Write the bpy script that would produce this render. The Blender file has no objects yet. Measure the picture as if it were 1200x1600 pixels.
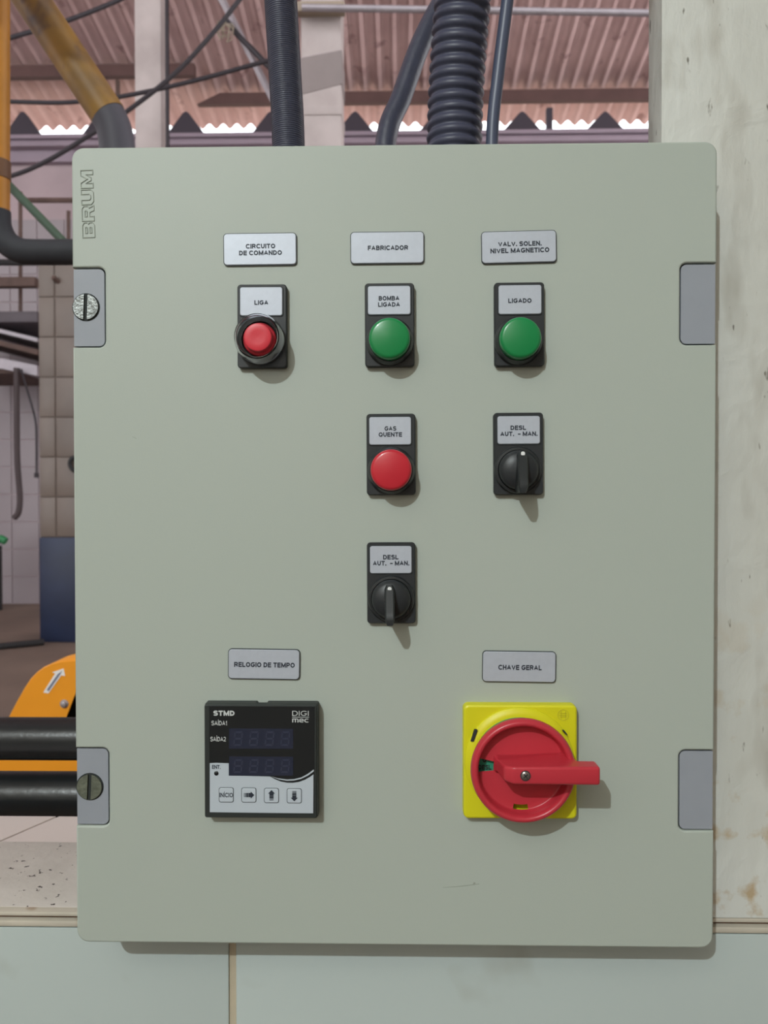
import bpy, bmesh, math, random
from mathutils import Vector, Matrix
random.seed(7)
S = bpy.context.scene
COL = S.collection
PI = math.pi

# ------------------------------------------------------------------ camera
ZC = 1.35                                   # height of the cabinet's centre above the floor
CAM = Vector((0.00394, -0.47884, ZC + 0.02945))
YAW, PITCH, ROLL = 0.01886, -0.01464, 0.00103
FPX = 1200.0
ROT = Matrix.Rotation(YAW, 3, 'Z') @ Matrix.Rotation(PITCH, 3, 'X') @ Matrix.Rotation(ROLL, 3, 'Y')
cd = bpy.data.cameras.new('camera'); cam = bpy.data.objects.new('camera', cd); COL.objects.link(cam)
cam.matrix_world = Matrix.Translation(CAM) @ (ROT @ Matrix.Rotation(PI/2, 3, 'X')).to_4x4()
cd.sensor_fit = 'VERTICAL'; cd.sensor_height = 36.0; cd.lens = FPX/1600*36.0
cd.clip_start = 0.02; cd.clip_end = 200
cd.dof.use_dof = True; cd.dof.focus_distance = 0.476; cd.dof.aperture_fstop = 15.0
S.camera = cam

# ------------------------------------------------------------------ sky, lamp, exposure
W = bpy.data.worlds.new('sky'); S.world = W; W.use_nodes = True
bg = W.node_tree.nodes['Background']
bg.inputs[0].default_value = (0.93, 0.96, 1.0, 1); bg.inputs[1].default_value = 3.0
ld = bpy.data.lights.new('hall_lamp', 'POINT'); ld.energy = 470; ld.shadow_soft_size = 0.036
ld.color = (0.90, 1.0, 1.02)
lamp = bpy.data.objects.new('hall_lamp', ld); COL.objects.link(lamp)
lamp.location = (-1.52, -3.7, ZC + 2.68)
S.view_settings.view_transform = 'Standard'; S.view_settings.look = 'None'
S.view_settings.exposure = 0.0; S.view_settings.gamma = 1.0; S.view_settings.use_curve_mapping = False

# ------------------------------------------------------------------ helpers
def at(px, py, Y=0.0):
    """point of the plane y = Y that lies along the sight line of a photograph pixel"""
    d = ROT @ Vector(((px-600)/FPX, 1.0, (800-py)/FPX))
    t = (Y - CAM.y)/d.y
    return CAM + d*t
def m_per_px(Y): return (Y - CAM.y)/FPX
def lin(c):
    c = c/255.0
    return c/12.92 if c <= 0.04045 else ((c+0.055)/1.055)**2.4
def rgb(r, g, b): return (lin(r), lin(g), lin(b), 1.0)

class MB:
    def __init__(s): s.v = []; s.f = []; s.m = []
    def add(s, vs, fs, mi=0):
        o = len(s.v); s.v += [Vector(v) for v in vs]
        for f in fs: s.f.append([i+o for i in f]); s.m.append(mi)
        return o
    def box(s, x0, x1, y0, y1, z0, z1, mi=0, b=0.0):
        if b <= 0:
            vs = [(x,y,z) for x in (x0,x1) for y in (y0,y1) for z in (z0,z1)]
            s.add(vs, [(0,1,3,2),(4,6,7,5),(0,4,5,1),(2,3,7,6),(0,2,6,4),(1,5,7,3)], mi)
        else:
            bm = bmesh.new(); bmesh.ops.create_cube(bm, size=1)
            for v in bm.verts:
                v.co = Vector(((x0+x1)/2+v.co.x*(x1-x0), (y0+y1)/2+v.co.y*(y1-y0), (z0+z1)/2+v.co.z*(z1-z0)))
            bmesh.ops.bevel(bm, geom=bm.edges[:], offset=b, segments=2, affect='EDGES', profile=0.5)
            s.bm(bm, mi)
    def bm(s, bm, mi=0):
        bm.verts.index_update()
        s.add([v.co.copy() for v in bm.verts], [[v.index for v in f.verts] for f in bm.faces], mi); bm.free()
    def loft(s, rings, cap0=True, cap1=True, mi=0):
        n = len(rings[0]); o = len(s.v)
        for r in rings: s.v += [Vector(p) for p in r]
        for k in range(len(rings)-1):
            for i in range(n):
                j = (i+1) % n
                s.f.append([o+k*n+i, o+k*n+j, o+(k+1)*n+j, o+(k+1)*n+i]); s.m.append(mi)
        if cap0: s.f.append([o+i for i in range(n)][::-1]); s.m.append(mi)
        if cap1: s.f.append([o+(len(rings)-1)*n+i for i in range(n)]); s.m.append(mi)
    def tube(s, pts, r, seg=12, mi=0, cap=True):
        pts = [Vector(p) for p in pts]; n = len(pts)
        rr = r if isinstance(r, (list, tuple)) else [r]*n
        t = [(pts[min(i+1,n-1)]-pts[max(i-1,0)]).normalized() for i in range(n)]
        up = Vector((0,0,1)) if abs(t[0].z) < 0.9 else Vector((0,1,0))
        nrm = (up - t[0]*up.dot(t[0])).normalized(); rings = []
        for i in range(n):
            nrm = (nrm - t[i]*nrm.dot(t[i])).normalized(); bn = t[i].cross(nrm)
            rings.append([pts[i] + (nrm*math.cos(a)+bn*math.sin(a))*rr[i] for a in [2*PI*k/seg for k in range(seg)]])
        s.loft(rings, cap, cap, mi)
    def lathe(s, cx, cz, prof, seg=48, mi=0, skip=None):
        """profile of (radius, y) turned about the axis parallel to y; skip(angle, radius) leaves holes"""
        o = len(s.v); np_ = len(prof)
        for (r, y) in prof:
            for k in range(seg):
                a = 2*PI*k/seg; s.v.append(Vector((cx+r*math.cos(a), y, cz+r*math.sin(a))))
        for i in range(np_-1):
            for k in range(seg):
                if skip and skip(math.degrees(2*PI*(k+.5)/seg), (prof[i][0]+prof[i+1][0])/2): continue
                j = (k+1) % seg
                s.f.append([o+i*seg+k, o+i*seg+j, o+(i+1)*seg+j, o+(i+1)*seg+k]); s.m.append(mi)
    def slab(s, cx, cz, w, h, r, layers, rot=0.0, n=6, mi=0):
        """rounded rectangle facing -y lofted through layers of (y, inset)"""
        rings = []
        for (y, ins) in layers:
            rings.append([Vector((cx+p[0]*math.cos(rot)-p[1]*math.sin(rot), y, cz+p[0]*math.sin(rot)+p[1]*math.cos(rot)))
                          for p in rrect(w-2*ins, h-2*ins, max(r-ins, r*.25), n)])
        s.loft(rings, True, True, mi)
    def prism(s, pts, y0, y1, mi=0):
        s.loft([[Vector((p[0], y0, p[1])) for p in pts], [Vector((p[0], y1, p[1])) for p in pts]], True, True, mi)

def rrect(w, h, r, n=6):
    o = []
    for (sx, sz, a0) in ((1,1,0),(-1,1,90),(-1,-1,180),(1,-1,270)):
        for k in range(n+1):
            a = math.radians(a0+90*k/n)
            o.append((sx*(w/2-r)+r*math.cos(a), sz*(h/2-r)+r*math.sin(a)))
    return o
def pxpoly(pts, Y): return [(q.x, q.z) for q in (at(x, y, Y) for x, y in pts)]
def smooth(pts, n=8):
    """Catmull-Rom through 3-D points"""
    P = [Vector(p) for p in pts]; P = [2*P[0]-P[1]] + P + [2*P[-1]-P[-2]]; o = []
    for i in range(1, len(P)-2):
        a, b, c, d = P[i-1:i+3]
        for k in range(n):
            t = k/n
            o.append(0.5*(2*b + (c-a)*t + (2*a-5*b+4*c-d)*t*t + (-a+3*b-3*c+d)*t**3))
    o.append(P[-2]); return o

ORG = {}
def link_mesh(name, me, mats, parent=None, flat=False):
    for m in (mats if isinstance(mats, (list, tuple)) else [mats]): me.materials.append(m)
    o = bpy.data.objects.new(name, me); COL.objects.link(o)
    if parent is not None:
        org = ORG[parent.name]; me.transform(Matrix.Translation(-org)); o.parent = parent; ORG[o.name] = org
    else: ORG[o.name] = Vector((0,0,0))
    return o
def obj(name, mb, mats, parent=None, ang=35, flat=False):
    me = bpy.data.meshes.new(name); me.from_pydata([tuple(v) for v in mb.v], [], mb.f)
    for p, m in zip(me.polygons, mb.m): p.material_index = m
    bm = bmesh.new(); bm.from_mesh(me); bmesh.ops.recalc_face_normals(bm, faces=bm.faces[:])
    if not flat:
        lim = math.radians(ang)
        for f in bm.faces: f.smooth = True
        for e in bm.edges: e.smooth = (len(e.link_faces) == 2 and e.calc_face_angle(0) < lim and max(len(f.verts) for f in e.link_faces) < 7)
    bm.to_mesh(me); bm.free()
    return link_mesh(name, me, mats, parent)
def tag(o, label, cat, group=None, kind=None):
    if label: o['label'] = label
    if cat: o['category'] = cat
    if group: o['group'] = group
    if kind: o['kind'] = kind
    return o
def thing(name, label, cat, loc, group=None):
    o = bpy.data.objects.new(name, None); o.empty_display_size = 0.02; COL.objects.link(o); o.location = loc
    ORG[o.name] = Vector(loc); return tag(o, label, cat, group)
def struct(name, mb, mats, label=None, flat=False):
    o = obj(name, mb, mats, None, flat=flat); o['kind'] = 'structure'
    if label: o['label'] = label
    return o
# the sign-maker's capitals as pen strokes in a box of width w and height 1: (w, [stroke, ...]); a point may carry a corner radius
r4, r2 = .42, .235
GLYPH = {
 'A': (.94, [[(0,0),(.5,1),(1,0)], [(.2,.3),(.8,.3)]]), 'B': (.84, [[(0,0),(0,1)], [(0,1),(.93,1,r2),(.93,.53,r2),(0,.53)], [(0,.53),(1,.53,r2),(1,0,r2),(0,0)]]),
 'C': (.92, [[(1,.84),(1,1,r4),(0,1,r4),(0,0,r4),(1,0,r4),(1,.16)]]), 'D': (.86, [[(0,0),(0,1)], [(0,1),(1,1,r4),(1,0,r4),(0,0)]]),
 'E': (.74, [[(1,1),(0,1),(0,0),(1,0)], [(0,.52),(.92,.52)]]), 'F': (.70, [[(1,1),(0,1),(0,0)], [(0,.48),(.9,.48)]]),
 'G': (.96, [[(1,.88),(1,1,r4),(0,1,r4),(0,0,r4),(1,0,r4),(1,.44),(.70,.44)]]), 'H': (.84, [[(0,0),(0,1)], [(1,0),(1,1)], [(0,.52),(1,.52)]]),
 'I': (.2, [[(.5,0),(.5,1)]]), 'L': (.70, [[(0,1),(0,0),(1,0)]]), 'M': (1.04, [[(0,0),(0,1)], [(0,1),(.5,.08),(1,1)], [(1,1),(1,0)]]),
 'N': (.86, [[(0,0),(0,1)], [(0,1),(1,0)], [(1,0),(1,1)]]), 'O': (.98, [[(0,.5),(0,1,.5),(1,1,.5),(1,0,.5),(0,0,.5),(0,.5)]]),
 'P': (.80, [[(0,0),(0,1)], [(0,1),(1,1,.26),(1,.44,.26),(0,.44)]]), 'Q': (.98, [[(0,.5),(0,1,.5),(1,1,.5),(1,0,.5),(0,0,.5),(0,.5)], [(.55,.28),(1,-.02)]]),
 'R': (.86, [[(0,0),(0,1)], [(0,1),(.96,1,.24),(.96,.47,.24),(0,.47)], [(.55,.47),(1,0)]]),
 'S': (.82, [[(1,.86),(1,1,r2),(0,1,r2),(0,.53,r2),(1,.53,r2),(1,0,r2),(0,0,r2),(0,.14)]]), 'T': (.80, [[(0,1),(1,1)], [(.5,1),(.5,0)]]),
 'U': (.84, [[(0,1),(0,0,r4),(1,0,r4),(1,1)]]), 'V': (.92, [[(0,1),(.5,0),(1,1)]]),
 'm': (1.15, [[(0,0),(0,1)], [(0,1),(.5,1,.2),(.5,0)], [(.5,1),(1,1,.2),(1,0)]]), 'e': (.85, [[(0,.5),(1,.5),(1,1,.3),(0,1,.3),(0,0,.3),(.86,0)]]),
 'c': (.80, [[(1,.92),(1,1,.2),(0,1,.3),(0,0,.3),(1,0,.2),(1,.08)]]), '0': (.70, [[(0,.5),(0,1,.4),(1,1,.4),(1,0,.4),(0,0,.4),(0,.5)]]),
 '1': (.45, [[(0,.72),(.8,.96),(.8,0)], [(.8,1),(.8,.8)]]), '2': (.74, [[(0,.86),(0,1,.28),(1,1,.28),(1,.56,.2),(0,.04),(0,0),(1,0)]]),
 'Í': (.2, [[(.5,0),(.5,1)], [(.2,1.22),(1.6,1.42)]]), '.': (.24, [[(.5,-.02),(.5,.02)]]), '-': (.62, [[(0,.42),(1,.42)]]), ' ': (.25, [])}
OUTLINE = {
 'B': (10, [[0,0,0,10,8,10,10,8.5,10,6,9,5,10,4,10,1.5,8,0], [3,6,3,7.6,6.6,7.6,7,7.2,7,6.4,6.6,6], [3,2.4,3,4,6.6,4,7,3.6,7,2.8,6.6,2.4]]),
 'R': (10, [[0,0,0,10,8,10,10,8.5,10,5,8.7,4,10.3,0,7,0,5.8,3.6,3,3.6,3,0], [3,5.8,3,7.6,6.6,7.6,7,7.2,7,6.2,6.6,5.8]]),
 'U': (10, [[0,10,3,10,3,3.4,4,2.4,6,2.4,7,3.4,7,10,10,10,10,2,8,0,2,0,0,2]]),
 'M': (12, [[0,0,0,10,3.4,10,6,4.5,8.6,10,12,10,12,0,9,0,9,6,7,1.5,5,1.5,3,6,3,0]])}
def rounded(P):
    o = []
    for i, p in enumerate(P):
        q = Vector(p[:2])
        if len(p) < 3 or i in (0, len(P)-1): o.append(q); continue
        a = Vector(P[i-1][:2])-q; b = Vector(P[i+1][:2])-q
        la = min(p[2], a.length*.5 if len(P[i-1]) > 2 else a.length); lb = min(p[2], b.length*.5 if len(P[i+1]) > 2 else b.length)
        A = q+a.normalized()*la; B = q+b.normalized()*lb
        for k in range(6):
            t = k/5; c = A*(1-t)**2 + q*2*t*(1-t) + B*t*t; d = q + (A-q)*(1-math.sin(t*PI/2)) + (B-q)*(1-math.cos(t*PI/2)); o.append(d)
    return [o[0]] + [v for u, v in zip(o, o[1:]) if (v-u).length > 1e-4]
def ribbon(P, hw):
    """left and right edges of a pen stroke of half width hw, mitred"""
    n = len(P); L = []; R = []; loop = (P[0]-P[-1]).length < 1e-4
    for i in range(n):
        e0 = (P[i]-P[i-1]).normalized() if i > 0 else None; e1 = (P[i+1]-P[i]).normalized() if i < n-1 else None
        if loop and e0 is None: e0 = (P[0]-P[-2]).normalized()
        if loop and e1 is None: e1 = (P[1]-P[0]).normalized()
        e0 = e0 or e1; e1 = e1 or e0
        n0 = Vector((-e0.y, e0.x)); n1 = Vector((-e1.y, e1.x)); m_ = (n0+n1)*(hw/max(.55, 1+n0.dot(n1)))
        L.append(P[i]+m_); R.append(P[i]-m_)
    return L, R
def lettering(name, body, px, py, wpx, hpx, Y, m, parent, pen=.235, rot=0.0, turn=0.0, outline=False, thick=0.00012, gap=.12):
    """printed or engraved lettering fitted to a width and a height in photograph pixels, standing on the plane y = Y"""
    strokes = []; x = 0.0; k = m_per_px(Y)
    for ch in body:
        w, st = (OUTLINE if outline else GLYPH)[ch]
        if outline:
            for sp in st: strokes.append([Vector((x+sp[2*i]/10, sp[2*i+1]/10)) for i in range(len(sp)//2)] + [Vector((x+sp[0]/10, sp[1]/10))])
            x += w/10 + gap
        else:
            hp = pen/2; w += .03
            for sp in st:
                P = rounded([(x+hp+p[0]*(max(w-pen, 0.0)), hp+p[1]*(1-pen)) + tuple(p[2:]) for p in sp])
                if (P[0]-P[-1]).length > 1e-4:           # square pen ends on upright and level strokes
                    for i, j in ((0, 1), (-1, -2)):
                        d = P[i]-P[j]
                        if abs(d.x) < 1e-4 or abs(d.y) < 1e-4: P[i] = P[i] + d.normalized()*hp
                strokes.append(P)
            x += w + gap
    edges = [ribbon(P, .03 if outline else pen/2) for P in strokes]
    xs = [v.x for L, R in edges for v in L+R]
    x0, x1 = min(xs), max(xs); sx = wpx*k/(x1-x0); sy = hpx*k; c = at(px, py, Y); a = rot+turn; mb = MB()
    def put(v, y):
        u = (v.x-(x0+x1)/2)*sx; w = (v.y-.5)*sy
        return Vector((c.x+u*math.cos(a)-w*math.sin(a), y, c.z+u*math.sin(a)+w*math.cos(a)))
    for i, (L, R) in enumerate(edges):
        y = Y-thick-i*2e-7
        mb.loft([[put(l, Y), put(l, y), put(r, y), put(r, Y)] for l, r in zip(L, R)])
    return obj(name, mb, m, parent, flat=True)

# ------------------------------------------------------------------ materials
def mat(name, col, rough=0.5, metal=0.0, spec=0.5, var=0.0, vscale=8.0, bump=0.0, bscale=60.0, col2=None, spots=None,
        trans=0.0, ior=1.45, alpha=None, coat=0.0, stretch=None, detail=6.0):
    m = bpy.data.materials.new(name); m.use_nodes = True; nt = m.node_tree; N = nt.nodes; L = nt.links
    b = N['Principled BSDF']; b.inputs['Base Color'].default_value = col
    b.inputs['Roughness'].default_value = rough; b.inputs['Metallic'].default_value = metal
    b.inputs['Specular IOR Level'].default_value = spec; b.inputs['IOR'].default_value = ior
    b.inputs['Transmission Weight'].default_value = trans; b.inputs['Coat Weight'].default_value = coat
    tc = N.new('ShaderNodeTexCoord'); mp = N.new('ShaderNodeMapping'); L.new(tc.outputs['Object'], mp.inputs[0])
    if stretch: mp.inputs['Scale'].default_value = stretch
    out = None
    if var > 0 or col2:
        n = N.new('ShaderNodeTexNoise'); n.inputs['Scale'].default_value = vscale; n.inputs['Detail'].default_value = detail
        L.new(mp.outputs[0], n.inputs['Vector'])
        r = N.new('ShaderNodeValToRGB'); r.color_ramp.elements[0].position = 0.32; r.color_ramp.elements[1].position = 0.68
        c2 = col2 if col2 else tuple(c*(1-var) for c in col[:3])+(1,)
        r.color_ramp.elements[0].color = c2; r.color_ramp.elements[1].color = col
        L.new(n.outputs[0], r.inputs[0]); out = r.outputs[0]
    for (scol, sscale, lo, hi) in (spots or []):
        n = N.new('ShaderNodeTexNoise'); n.inputs['Scale'].default_value = sscale; n.inputs['Detail'].default_value = 3
        L.new(mp.outputs[0], n.inputs['Vector'])
        mr = N.new('ShaderNodeMapRange'); mr.inputs[1].default_value = lo; mr.inputs[2].default_value = hi
        L.new(n.outputs[0], mr.inputs[0])
        mx = N.new('ShaderNodeMix'); mx.data_type = 'RGBA'; mx.inputs[7].default_value = scol
        if out is not None: L.new(out, mx.inputs[6])
        else: mx.inputs[6].default_value = col
        L.new(mr.outputs[0], mx.inputs[0]); out = mx.outputs[2]
    if out is not None: L.new(out, b.inputs['Base Color'])
    if bump > 0:
        n = N.new('ShaderNodeTexNoise'); n.inputs['Scale'].default_value = bscale; n.inputs['Detail'].default_value = 5
        L.new(mp.outputs[0], n.inputs['Vector'])
        bp = N.new('ShaderNodeBump'); bp.inputs['Strength'].default_value = min(1, bump); bp.inputs['Distance'].default_value = 0.002
        L.new(n.outputs[0], bp.inputs['Height']); L.new(bp.outputs[0], b.inputs['Normal'])
    return m

M = {}
M['door'] = mat('cabinet_paint', rgb(169,177,169), 0.5, var=0.02, vscale=3, bump=0.03, bscale=900,
                spots=[(rgb(140,144,134), 70, 0.79, 0.81)])
M['engrave'] = mat('cabinet_engraving', rgb(146,154,143), 0.5)
M['catch'] = mat('catch_plastic', rgb(146,151,160), 0.45, var=0.04, vscale=60)
M['gap'] = mat('dark_gasket', rgb(42,46,46), 0.8)
M['zinc'] = mat('zinc_screw', rgb(160,165,164), 0.38, metal=0.75, var=0.45, vscale=260, bump=0.5, bscale=600)
M['oldzinc'] = mat('dull_screw', rgb(120,126,112), 0.45, metal=0.5, var=0.35, vscale=160, bump=0.3, bscale=500)
M['plateback'] = mat('engraving_core', rgb(40,46,50), 0.5)
M['plate'] = mat('brushed_label', rgb(184,190,201), 0.44, metal=0.25, var=0.05, vscale=300, stretch=(1,1,1))
M['ink'] = mat('label_ink', rgb(38,44,56), 0.6)
M['black'] = mat('black_plastic', rgb(40,43,46), 0.42, var=0.1, vscale=150)
M['black2'] = mat('black_plastic_satin', rgb(34,37,39), 0.36)
M['green'] = mat('green_lens', rgb(20,128,70), 0.28, coat=0.3)
M['redlens'] = mat('red_lens', rgb(190,38,52), 0.28, coat=0.3)
M['redcap'] = mat('red_cap', rgb(205,48,62), 0.4)
M['clear'] = mat('clear_plastic', rgb(238,238,242), 0.08, trans=1.0, ior=1.4)
M['white'] = mat('white_plastic', rgb(222,224,224), 0.4)
M['timerframe'] = mat('timer_frame', rgb(42,47,46), 0.5, var=0.08, vscale=200)
M['timerface'] = mat('timer_face', rgb(26,29,31), 0.3)
M['timerwhite'] = mat('timer_print_white', rgb(182,191,200), 0.4)
M['timertext'] = mat('timer_print_grey', rgb(196,200,200), 0.5)
M['display'] = mat('display_window', rgb(38,43,60), 0.22)
M['segment'] = mat('unlit_segment', rgb(50,55,74), 0.3)
M['yellow'] = mat('yellow_plate', rgb(208,204,26), 0.42)
M['yellowdark'] = mat('yellow_mark', rgb(190,184,40), 0.5)
M['red'] = mat('red_handle', rgb(184,50,62), 0.33)
M['dialgreen'] = mat('green_disc', rgb(52,142,112), 0.5)
M['steel'] = mat('steel_screw', rgb(150,140,136), 0.3, metal=0.8)
M['plaster'] = mat('painted_plaster', rgb(208,210,206), 0.62, col2=rgb(190,190,183), vscale=7, stretch=(1,1,.35),
                   spots=[(rgb(176,174,166), 30, 0.56, 0.68), (rgb(170,150,120), 24, 0.68, 0.76), (rgb(122,118,110), 130, 0.675, 0.72)])
def weather(m, ztop, zbot):
    """trowel marks and dents in relief, and rusty damp stains near the foot of the pier"""
    nt = m.node_tree; N = nt.nodes; L = nt.links; b = N['Principled BSDF']
    tc = N.new('ShaderNodeTexCoord'); mp = N.new('ShaderNodeMapping'); mp.inputs['Scale'].default_value = (1, 1, .3); L.new(tc.outputs['Object'], mp.inputs[0])
    n1 = N.new('ShaderNodeTexNoise'); n1.inputs['Scale'].default_value = 70; n1.inputs['Detail'].default_value = 6; L.new(mp.outputs[0], n1.inputs['Vector'])
    n2 = N.new('ShaderNodeTexNoise'); n2.inputs['Scale'].default_value = 26; n2.inputs['Detail'].default_value = 4; n2.inputs['Distortion'].default_value = 1.2; L.new(tc.outputs['Object'], n2.inputs['Vector'])
    ad = N.new('ShaderNodeMath'); ad.operation = 'ADD'; L.new(n1.outputs[0], ad.inputs[0]); L.new(n2.outputs[0], ad.inputs[1])
    bp = N.new('ShaderNodeBump'); bp.inputs['Strength'].default_value = .4; bp.inputs['Distance'].default_value = .004
    L.new(ad.outputs[0], bp.inputs['Height']); L.new(bp.outputs[0], b.inputs['Normal'])
    sx = N.new('ShaderNodeSeparateXYZ'); L.new(tc.outputs['Object'], sx.inputs[0])
    mr = N.new('ShaderNodeMapRange'); mr.inputs[1].default_value = ztop; mr.inputs[2].default_value = zbot; L.new(sx.outputs[2], mr.inputs[0])
    n3 = N.new('ShaderNodeTexNoise'); n3.inputs['Scale'].default_value = 38; n3.inputs['Detail'].default_value = 5; L.new(tc.outputs['Object'], n3.inputs['Vector'])
    m3 = N.new('ShaderNodeMapRange'); m3.inputs[1].default_value = .55; m3.inputs[2].default_value = .64; L.new(n3.outputs[0], m3.inputs[0])
    mu = N.new('ShaderNodeMath'); mu.operation = 'MULTIPLY'; L.new(mr.outputs[0], mu.inputs[0]); L.new(m3.outputs[0], mu.inputs[1])
    mx = N.new('ShaderNodeMix'); mx.data_type = 'RGBA'; mx.inputs[7].default_value = rgb(176,156,126)
    L.new(mu.outputs[0], mx.inputs[0]); L.new(b.inputs['Base Color'].links[0].from_socket, mx.inputs[6]); L.new(mx.outputs[2], b.inputs['Base Color'])
weather(M['plaster'], ZC-.02, ZC-.24)
M['unseen_roomwall'] = mat('unseen_room_paint', rgb(170,160,150), 0.8, var=0.05, vscale=2)
M['tile'] = mat('glazed_tile', rgb(178,188,186), 0.25, var=0.04, vscale=5, spots=[(rgb(160,164,158), 14, 0.60, 0.78), (rgb(70,66,60), 70, 0.775, 0.785)])
M['grout'] = mat('grout', rgb(186,174,152), 0.9, var=0.2, vscale=40)
M['trim'] = mat('stained_trim', rgb(192,184,170), 0.6, var=0.2, vscale=20, spots=[(rgb(140,112,84), 25, 0.6, 0.7)])
M['groove'] = mat('brown_groove', rgb(118,90,72), 0.8, var=0.35, vscale=30)
M['sill'] = mat('speckled_sill', rgb(206,200,194), 0.55, col2=rgb(186,180,174), vscale=14, bump=0.25, bscale=120,
                spots=[(rgb(62,56,54), 210, 0.665, 0.695)])
M['ledge'] = mat('outer_ledge_tile', rgb(214,202,198), 0.5, var=0.06, vscale=10)
M['blackpipe'] = mat('black_pipe', rgb(30,32,34), 0.3, var=0.2, vscale=30, bump=0.12, bscale=160)
M['insul'] = mat('foam_insulation', rgb(46,47,52), 0.7, var=0.15, vscale=30)
M['hose'] = mat('ribbed_hose', rgb(66,68,84), 0.36, var=0.15, vscale=120, bump=0.2, bscale=260)
M['conduit'] = mat('corrugated_conduit', rgb(66,68,86), 0.45)
M['cable'] = mat('cable_sheath', rgb(72,78,98), 0.4)
M['wire'] = mat('dark_wire', rgb(48,42,46), 0.6)
M['yellowpipe'] = mat('yellow_pipe', rgb(156,116,46), 0.5, col2=rgb(112,86,54), vscale=9, spots=[(rgb(90,66,52), 12, 0.58, 0.68)])
M['orangepipe'] = mat('orange_pipe', rgb(186,124,38), 0.5, var=0.25, vscale=12)
M['greyend'] = mat('grey_sleeve', rgb(74,72,80), 0.6)
M['band'] = mat('brown_band', rgb(104,72,48), 0.6)
M['greenpaint'] = mat('green_paint', rgb(64,84,66), 0.5)
M['orange'] = mat('orange_guard', rgb(244,158,40), 0.4, var=0.05, vscale=12)
M['guardside'] = mat('orange_guard_edge', rgb(226,128,30), 0.45)
M['dark'] = mat('dark_iron', rgb(34,32,32), 0.6)
M['sticker'] = mat('sticker', rgb(236,234,232), 0.5)
M['stickink'] = mat('sticker_ink', rgb(122,126,150), 0.5)
M['roof'] = mat('fibre_cement', rgb(214,182,178), 0.85, col2=rgb(194,162,158), vscale=2.5, spots=[(rgb(166,134,130), 5, 0.6, 0.72)])
M['purlin'] = mat('brown_timber', rgb(96,70,66), 0.8, var=0.2, vscale=6)
M['beam'] = mat('painted_beam', rgb(150,134,144), 0.6, var=0.1, vscale=3)
M['gusset'] = mat('dark_bracket', rgb(62,54,62), 0.7)
M['backwall'] = mat('back_wall_paint', rgb(178,158,160), 0.7, col2=rgb(162,144,146), vscale=1.5)
M['backtile'] = mat('back_wall_tile', rgb(150,139,141), 0.35, var=0.06, vscale=2)
M['backgrout'] = mat('back_wall_grout', rgb(150,136,134), 0.9)
M['pillar'] = mat('pillar_paint', rgb(186,174,170), 0.7, col2=rgb(168,156,152), vscale=4)
M['shadow_band'] = mat('pillar_shadow_tone', rgb(140,129,126), 0.85, var=0.12, vscale=6)  # darker pillar tone that paints a shadow falling across it
M['coltile'] = mat('column_tile', rgb(112,99,89), 0.4, var=0.2, vscale=2.5)
M['colgrout'] = mat('column_grout', rgb(108,96,88), 0.9)
M['blue'] = mat('blue_paint', rgb(32,42,68), 0.45, var=0.35, vscale=3)
M['floor'] = mat('worn_concrete', rgb(122,104,92), 0.7, col2=rgb(98,82,72), vscale=1.2, bump=0.2, bscale=10)
M['ground'] = mat('pale_ground', rgb(206,190,172), 0.9, var=0.15, vscale=0.5)
M['galv'] = mat('galvanised_steel', rgb(168,160,164), 0.5, metal=0.4, var=0.15, vscale=10)
M['rust'] = mat('rusty_steel', rgb(98,76,68), 0.7, var=0.3, vscale=8)
M['darksteel'] = mat('dark_grey_steel', rgb(92,84,88), 0.6, metal=0.2, var=0.2, vscale=6)
M['straw'] = mat('dry_straw', rgb(150,136,120), 0.9)
M['hanghose'] = mat('brown_rubber', rgb(72,60,60), 0.6)
M['greenhose'] = mat('green_rubber', rgb(50,128,78), 0.5)

# ================================================================== SETTING
# ---- floors
mb = MB(); mb.box(-9, 9, -6, 0.2, -0.1, 0.0); mb.box(-9, 9, 0.2, 8.86, -0.1, 0.12); struct('floor', mb, M['floor'], 'worn brown concrete floor')
mb = MB(); mb.box(-30, 30, 9.0, 45, -0.35, -0.05); struct('ground', mb, M['ground'])

# ---- the pierced near wall: low wall below, pier beside the cabinet
YW = 0.040                                   # face of the wall, behind the cabinet's door
z_trim_top = at(60, 1424, YW).z; z_trim_bot = at(60, 1447, YW).z
mb = MB(); mb.box(-3.0, 3.0, YW+0.0018, 0.20, 0.0, z_trim_bot-0.001)
wall = struct('wall_front', mb, M['grout'], 'low white tiled wall below the cabinet')
jx = at(363, 1530, YW).x; gw = 0.0024; tw = 0.46; th = 0.33
for r in range(2):
    for c in range(-2, 3):
        x0 = jx + c*tw + gw; x1 = jx + (c+1)*tw - gw; z1 = z_trim_bot - r*(th+2*gw) - 0.001; z0 = z1 - th
        t = MB(); t.box(x0, x1, YW, YW+0.014, z0, z1, b=0.0012)
        obj('tile', t, M['tile'], wall)
# trim strip in two lips with a groove between them
mb = MB()
h = z_trim_top - z_trim_bot
mb.box(-3, 3, YW-0.001, 0.06, z_trim_bot, z_trim_bot+h*0.40, b=0.0008)
mb.box(-3, 3, YW+0.004, 0.06, z_trim_bot+h*0.40, z_trim_bot+h*0.66, mi=1)
mb.box(-3, 3, YW+0.000, 0.06, z_trim_bot+h*0.66, z_trim_top-0.0005, b=0.0008)
struct('trim_1', mb, [M['trim'], M['groove']], 'stained strip along the top of the tiled wall')
mb = MB(); mb.box(-3, 3, YW+0.006, 0.148, z_trim_top-0.018, z_trim_top, b=0.0015)
struct('windowsill', mb, M['sill'], 'pale speckled stone sill under the opening')
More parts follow.
